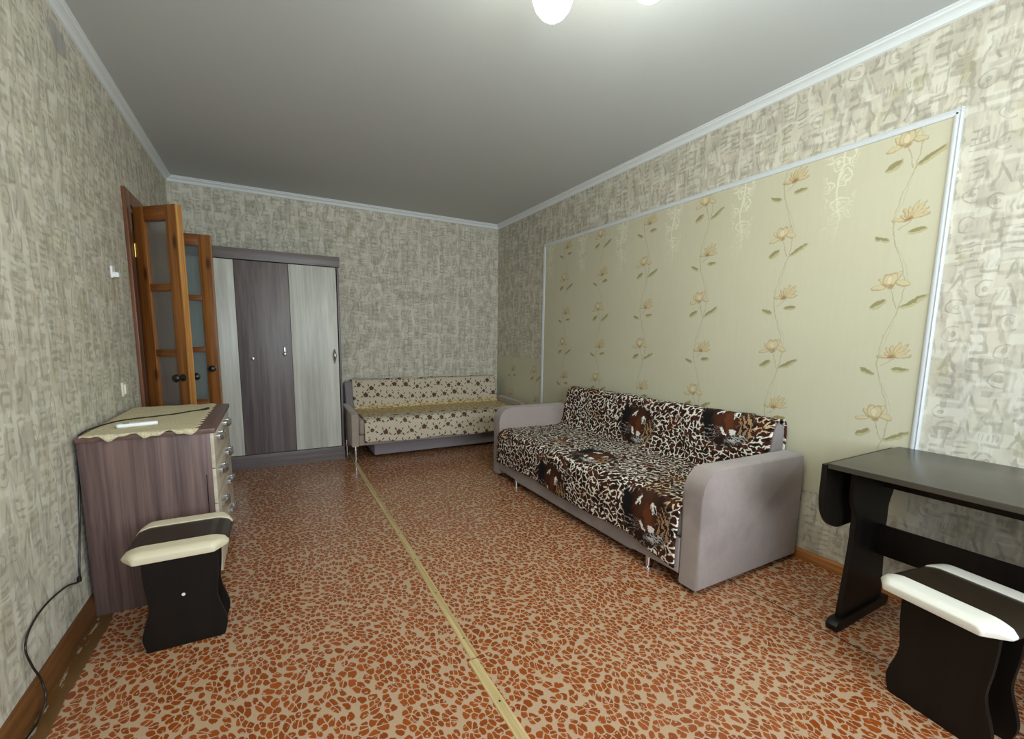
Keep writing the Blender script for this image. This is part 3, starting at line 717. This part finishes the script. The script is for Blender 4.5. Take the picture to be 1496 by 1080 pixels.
# ================================================================== STOOLS
def stool_leg_pts(w_top=0.125, w_waist=0.115, w_low=0.135):
    """half outline of the wavy side panel, mirrored"""
    R = [(0.122, 0.412), (0.122, 0.34), (0.119, 0.27), (0.113, 0.21), (0.112, 0.18), (0.118, 0.145), (0.130, 0.105), (0.138, 0.070), (0.138, 0.045), (0.132, 0.020), (0.126, 0.0)]
    Rs = [(p.x, p.y) for p in spline([(a, c, 0) for a, c in R], 4)]
    return Rs+[(-a, c) for a, c in Rs[::-1]]
def seat_mesh(name, mat, parent, u0, u1, thick=0.036, top=0.446, L=0.335, bulge=0.014, chamfer=0.0):
    """cushion piece across v range u0..u1, long direction x with drooping ends and chamfered outer corners"""
    bm = bmesh.new(); NX_, NV = 24, 8; gt, gb = [], []
    for i in range(NX_+1):
        a = -1+2*i/NX_; rt, rb = [], []
        for j in range(NV+1):
            v = u0+(u1-u0)*j/NV
            lim = L/2
            if chamfer:
                e = max(0.0, abs(v)-(0.180-chamfer))
                lim = L/2-e*0.72
            xx = a*lim
            q = abs(xx)/(L/2)
            z = top-0.020*max(0, (q-0.62)/0.38)**2-bulge*max(0, (abs(v)-0.150)/0.030)**2*(1 if chamfer else 0)
            if chamfer: z += 0.003
            zb = top-thick
            rt.append(bm.verts.new((xx, v, z-(0.010 if abs(a) == 1 else 0)))); rb.append(bm.verts.new((xx*0.985, v, zb)))
        gt.append(rt); gb.append(rb)
    for i in range(NX_):
        for j in range(NV):
            bm.faces.new((gt[i][j], gt[i+1][j], gt[i+1][j+1], gt[i][j+1])); bm.faces.new((gb[i][j], gb[i][j+1], gb[i+1][j+1], gb[i+1][j]))
    for i in range(NX_):
        bm.faces.new((gt[i][0], gb[i][0], gb[i+1][0], gt[i+1][0])); bm.faces.new((gt[i][NV], gt[i+1][NV], gb[i+1][NV], gb[i][NV]))
    for j in range(NV):
        bm.faces.new((gt[0][j], gt[0][j+1], gb[0][j+1], gb[0][j])); bm.faces.new((gt[NX_][j], gb[NX_][j], gb[NX_][j+1], gt[NX_][j+1]))
    bmesh.ops.recalc_face_normals(bm, faces=bm.faces)
    es = [e for e in bm.edges if len(e.link_faces) == 2 and e.calc_face_angle(0) > 0.7]
    bmesh.ops.bevel(bm, geom=es, offset=0.004, segments=2, profile=0.6, affect='EDGES')
    return fin(bm, name, mat, parent, True)
def stool(loc, rz, label, white, cap=True):
    st = thing('stool', label, 'stool', loc, rz, 'dark stools with cream and brown seats')
    seat_mesh('seat_stripe', M['vinyl_d'], st, -0.096, 0.096, chamfer=0)['label'] = 'dark brown middle of the seat'
    seat_mesh('seat_edge', white, st, -0.180, -0.094, chamfer=0.060)
    seat_mesh('seat_edge', white, st, 0.094, 0.180, chamfer=0.060)
    for y in (-0.066, 0.066):
        pr('side_panel', M['wenge'], st, stool_leg_pts(), 1, y-0.008, y+0.008, bev=0.0015)
    bx('stretcher', M['wenge'], st, -0.008, -0.058, 0.14, 0.008, 0.058, 0.26, bev=0.001)
    if cap: la('screw_cap', M['white_plastic'], st, [(0.0065, 0), (0.006, -0.002), (0, -0.003)], (0.0, -0.074, 0.213), 1, 12)
    return st
stool((-0.345, 2.085, 0), math.radians(0), 'dark stool with a cream edged seat in front of the chest of drawers', M['vinyl_w'])
stool((1.935, 0.440, 0), math.radians(-100.7), 'dark stool with a white edged seat pushed under the table', M['vinyl_w2'], False)

# ================================================================== TABLE
tbl = thing('drop_leaf_table', 'dark wenge drop-leaf table standing against the right wall', 'table')
rz = math.radians(0)
TZ = 0.745
top = bx('tabletop', M['wenge_top'], tbl, 1.985, -0.22, TZ-0.022, 2.625, 0.885, TZ, bev=0.0025)
# folded leaf hanging at the far end: rounded lower corners
def leaf_pts(x0, x1, z1, dep):
    pts = [(x0, z1), (x1, z1)]; r = 0.17
    for k in range(13):
        a = k/12*PI/2; pts.append((x1-r+r*math.cos(a), z1-dep+r-r*math.sin(a)+0.0))
    for k in range(13):
        a = k/12*PI/2; pts.append((x0+r-r*math.sin(a), z1-dep+r-r*math.cos(a)))
    return pts
pr('drop_leaf', M['wenge'], tbl, leaf_pts(1.995, 2.615, TZ-0.010, 0.30), 1, 0.893, 0.912, bev=0.002)['label'] = 'leaf folded down at the far end'
pr('drop_leaf', M['wenge'], tbl, leaf_pts(1.995, 2.615, TZ-0.010, 0.30), 1, -0.247, -0.228, bev=0.002)
def tleg():
    R = [(0.190, 0.723), (0.190, 0.60), (0.172, 0.55), (0.150, 0.51), (0.152, 0.44), (0.150, 0.40), (0.160, 0.30), (0.172, 0.20), (0.186, 0.11), (0.190, 0.07), (0.184, 0.03), (0.176, 0.028)]
    Rs = [(p.x, p.y) for p in spline([(a, c, 0) for a, c in R], 4)]
    return [(2.305+a, c) for a, c in Rs]+[(2.305-a, c) for a, c in Rs[::-1]]
for y in (0.845, -0.17):
    pr('leg_panel', M['wenge'], tbl, tleg(), 1, y-0.009, y+0.009, bev=0.0015)
    fp = [(2.070, 0.012), (2.066, 0.030), (2.078, 0.044), (2.100, 0.048), (2.51, 0.048), (2.535, 0.044), (2.546, 0.030), (2.542, 0.012), (2.53, 0.0), (2.082, 0.0)]
    pr('foot_rail', M['wenge'], tbl, fp, 1, y-0.022, y+0.022, bev=0.003)
bx('stretcher', M['wenge'], tbl, 2.375, -0.161, 0.288, 2.393, 0.836, 0.425, bev=0.0015)
bx('apron', M['wenge'], tbl, 2.375, -0.161, 0.60, 2.391, 0.836, TZ-0.022, bev=0.0015)

# ================================================================== SOFA (leopard cover)
sf = thing('sofa', 'taupe suede fold-out sofa along the right wall, under the leopard plush cover', 'sofa')
SY0, SY1 = 1.275, 3.445
def arm_pts(x0, x1, z0, z1, r):
    pts = [(x1, z0), (x1, z1-0.03), (x1-0.006, z1-0.012), (x1-0.02, z1-0.004)]
    n = 12
    for k in range(n+1):
        a = PI/2+PI/2*k/n; pts.append((x0+r+r*math.cos(a), z1-r+r*math.sin(a)))
    pts.append((x0, z0)); return pts
for y0, y1 in ((SY0, SY0+0.112), (SY1-0.112, SY1)):
    pr('armrest', M['sofa'], sf, arm_pts(1.755, 2.600, 0.028, 0.622, 0.12), 1, y0, y1, bev=0.014, seg=3)
    for x in (1.80, 2.55): la('foot', M['black'], sf, [(0.018, 0), (0.018, 0.03)], (x, (y0+y1)/2, 0.0), 2, 16)
IY0, IY1 = SY0+0.114, SY1-0.114
bp_ = [(IY0, 0.072), (IY0+0.29, 0.072), (IY0+0.33, 0.052), (IY1-0.33, 0.052), (IY1-0.29, 0.072), (IY1, 0.072), (IY1, 0.25), (IY0, 0.25)]
pr('base', M['sofa'], sf, bp_, 0, 1.752, 2.52, bev=0.006)
bx('seat', M['sofa'], sf, 1.765, IY0, 0.252, 2.50, IY1, 0.415, bev=0.03, seg=3)
pr('backrest', M['sofaback'], sf, [(2.43, 0.38), (2.50, 0.74), (2.515, 0.762), (2.55, 0.770), (2.585, 0.755), (2.595, 0.72), (2.595, 0.30), (2.45, 0.30)], 1, IY0+0.004, IY1-0.004, bev=0.012)
for y in (1.60, 3.055):
    for x in (1.775, 2.46): la('leg', M['chrome'], sf, [(0.024, 0), (0.024, 0.004), (0.015, 0.007), (0.015, 0.073)], (x, y, 0), 2, 18)

def drape(name, mat, prof, s0, s1, axis, hem_lo=None, hem_hi=None, ns=140, amp=0.004, thick=0.006, sag=None):
    """cover laid along a profile [(h, z)...]; axis 1: runs along y and h is x; axis 0: runs along x and h is y"""
    P = spline([(a, c, 0) for a, c in prof], 10)
    acc = [0]
    for i in range(1, len(P)): acc.append(acc[-1]+(P[i]-P[i-1]).length)
    tot = acc[-1]; bm = bmesh.new(); uvl = bm.loops.layers.uv.new('UVMap'); g = []; uv = {}
    for j in range(ns+1):
        s = s0+(s1-s0)*j/ns; row = []
        end = tot+(hem_hi(s) if hem_hi else 0); st = 0+(hem_lo(s) if hem_lo else 0)
        for i in range(len(P)):
            t = st+(end-st)*acc[i]/tot
            k = 0
            while k < len(acc)-2 and acc[k+1] < t: k += 1
            f = (t-acc[k])/max(1e-6, acc[k+1]-acc[k]); p = P[k]+(P[k+1]-P[k])*f
            d = (P[k+1]-P[k]).normalized(); nrm = Vector((d.y, -d.x, 0))
            if nrm.y < 0 and abs(nrm.y) > 0.3: nrm = -nrm
            wob = amp*(math.sin(s*31+t*9)*0.5+math.sin(s*13-t*23+1)*0.6+math.sin(t*41+s*5)*0.3+0.9)
            if sag: wob += sag(s, t)
            p = p+nrm*wob
            co = (p.x, s, p.y) if axis == 1 else (s, p.x, p.y)
            vv = bm.verts.new(co); uv[vv] = (s, t); row.append(vv)
        g.append(row)
    for j in range(ns):
        for i in range(len(P)-1):
            f = bm.faces.new((g[j][i], g[j][i+1], g[j+1][i+1], g[j+1][i]))
            for lp in f.loops: lp[uvl].uv = uv[lp.vert]
    me = bpy.data.meshes.new(name); bm.to_mesh(me); bm.free(); me.materials.append(mat)
    for p in me.polygons: p.use_smooth = True
    o = bpy.data.objects.new(name, me); COL.objects.link(o)
    md = o.modifiers.new('s', 'SOLIDIFY'); md.thickness = thick; md.offset = 0
    return o
prof = [(2.606, 0.50), (2.606, 0.64), (2.603, 0.745), (2.585, 0.778), (2.545, 0.788), (2.503, 0.774), (2.488, 0.745), (2.455, 0.59), (2.424, 0.455), (2.395, 0.432), (2.30, 0.428), (2.05, 0.428), (1.86, 0.427), (1.79, 0.420), (1.752, 0.395), (1.740, 0.34), (1.735, 0.24), (1.733, 0.09)]
def hem(s):
    a = (s-IY0)/(IY1-IY0)
    k = min(1, a/0.22); k = k*k*(3-2*k)
    return -0.012-0.046*k-0.010*math.sin(a*11)-0.012*a
bl = drape('plush_cover', M['plush'], prof, IY0+0.004, IY1-0.002, 1, hem_hi=hem, amp=0.0045)
tag(bl, 'brown and white leopard print plush cover with tiger faces draped over the sofa', 'blanket')

# ================================================================== SOFA BED (rose cover)
sb = thing('sofa_bed', 'beige fold-out sofa bed against the far wall, under the rose print cover', 'sofa')
BX0, BX1 = 0.728, 2.52
for x0, x1 in ((0.655, 0.725), (2.525, 2.60)):
    pts = [(4.285, 0.175), (4.270, 0.46), (4.285, 0.492), (4.32, 0.505), (4.90, 0.515), (4.95, 0.50), (4.97, 0.46), (4.97, 0.175)]
    pr('armrest', M['bed'], sb, pts, 0, x0, x1, bev=0.012, seg=3)
bx('base', M['bed'], sb, BX0, 4.30, 0.175, BX1, 4.98, 0.28, bev=0.01)
bx('seat', M['bed'], sb, BX0+0.002, 4.285, 0.282, BX1-0.002, 4.93, 0.430, bev=0.03, seg=3)
pr('backrest', M['bedbase'], sb, [(4.84, 0.40), (4.93, 0.71), (4.95, 0.74), (5.00, 0.745), (5.03, 0.72), (5.03, 0.32), (4.86, 0.32)], 0, 0.700, BX1-0.004, bev=0.012)
bx('storage_box', M['bedbase'], sb, 0.895, 4.42, 0.035, 2.45, 4.95, 0.172, bev=0.008)
for x in (0.70, 2.56):
    for y in (4.355, 4.92): la('leg', M['chrome'], sb, [(0.017, 0), (0.017, 0.004), (0.011, 0.007), (0.014, 0.178)], (x, y, 0), 2, 16)
prof2 = [(5.045, 0.62), (5.04, 0.715), (5.00, 0.758), (4.95, 0.752), (4.925, 0.715), (4.885, 0.58), (4.845, 0.462), (4.80, 0.446), (4.60, 0.442), (4.36, 0.440), (4.29, 0.428), (4.268, 0.39), (4.262, 0.32), (4.258, 0.195)]
rc = drape('rose_cover', M['rose'], prof2, 0.775, BX1-0.005, 0, hem_hi=lambda s: -0.008*math.sin(s*9)-0.012+0.02*(s-0.78)*0.2, amp=0.003, ns=110, thick=0.005)
tag(rc, 'beige rose print cover with a yellow middle band spread on the sofa bed', 'blanket')

# ================================================================== CHANDELIER
LC = (1.10, 1.08)
chd = thing('chandelier', 'ceiling chandelier with white glowing tulip shades', 'ceiling lamp', (LC[0], LC[1], 0))
la('ceiling_rose', M['brass'], chd, [(0.0, 2.65), (0.06, 2.648), (0.055, 2.625), (0.02, 2.605), (0.008, 2.60), (0, 2.60)], (0, 0, 0), 2, 24)
la('stem', M['brass'], chd, [(0.007, 2.61), (0.007, 2.50), (0.022, 2.49), (0.028, 2.47), (0.018, 2.445), (0.0, 2.44)], (0, 0, 0), 2, 16)
bsh = B('opal_glass_shade'); xx_, yy_, zz_ = bsh.coords(); nn_ = bsh.noise(bsh.vec(xx_, yy_, zz_), 5, 1)
msh = bsh.out(srgb((240, 245, 236)), 0.25, 0.5, Emission_Color=bsh.mix(nn_, (0.80, 0.95, 0.80, 1), (0.95, 1, 0.93, 1)), Emission_Strength=2.6)
SH = [(0.958, 1.445), (1.235, 1.250), (1.34, 0.95), (1.12, 0.76), (0.84, 0.86), (0.80, 1.16)]
for i, (sx, sy) in enumerate(SH):
    dx, dy = sx-LC[0], sy-LC[1]
    tb('arm', M['brass'], chd, [(0, 0, 2.47), (dx*0.4, dy*0.4, 2.50), (dx*0.8, dy*0.8, 2.56), (dx, dy, 2.545)], 0.006, 8)
    bot = 2.364 if i == 0 else 2.405
    # tulip shade with pointed petals meeting in a tip
    bm = bmesh.new(); rings = []
    hp = [(0.018, 0.185), (0.034, 0.181), (0.054, 0.165), (0.070, 0.138), (0.075, 0.112), (0.072, 0.084), (0.061, 0.052), (0.040, 0.024), (0.016, 0.006), (0.0015, 0.0)]
    for r, h in hp:
        rings.append([bm.verts.new((dx+r*(1+0.07*math.cos(3*a))*math.cos(a), dy+r*(1+0.07*math.cos(3*a))*math.sin(a), bot+h)) for a in [2*PI*k/30 for k in range(30)]])
    for k in range(len(rings)-1):
        for q in range(30): bm.faces.new((rings[k][q], rings[k][(q+1) % 30], rings[k+1][(q+1) % 30], rings[k+1][q]))
    bm.faces.new(rings[0][::-1]); bm.faces.new(rings[-1])
    fin(bm, 'shade', msh, chd, True)
    la('socket', M['brass'], chd, [(0.0, 0.23), (0.014, 0.225), (0.018, 0.20), (0.018, 0.186), (0, 0.186)], (dx, dy, bot), 2, 14)
    light('bulb_light', 'POINT', (sx, sy, bot-0.05), LAMP_POWER/len(SH)*4, (0.98, 1.0, 0.90), shadow_soft_size=0.09).parent = None
# ================================================================== small wall fittings
hk = thing('wall_bracket', 'small white plastic bracket above a brown drip on the left wall', 'wall bracket', (XL, 3.211, 1.571))
bx('back_plate', M['white_plastic'], hk, 0.0, -0.026, -0.035, 0.010, 0.026, 0.030, bev=0.004)
bx('hood', M['white_plastic'], hk, 0.008, -0.020, -0.030, 0.034, 0.020, -0.002, bev=0.006)
sw = thing('light_switch', 'cream light switch on the left wall above the chest of drawers', 'light switch', (XL, 3.206, 0.918))
bx('frame', M['cream_plastic'], sw, 0.0, -0.040, -0.040, 0.010, 0.040, 0.040, bev=0.005)
bx('rocker', M['cream_plastic'], sw, 0.008, -0.022, -0.028, 0.018, 0.022, 0.028, bev=0.003)
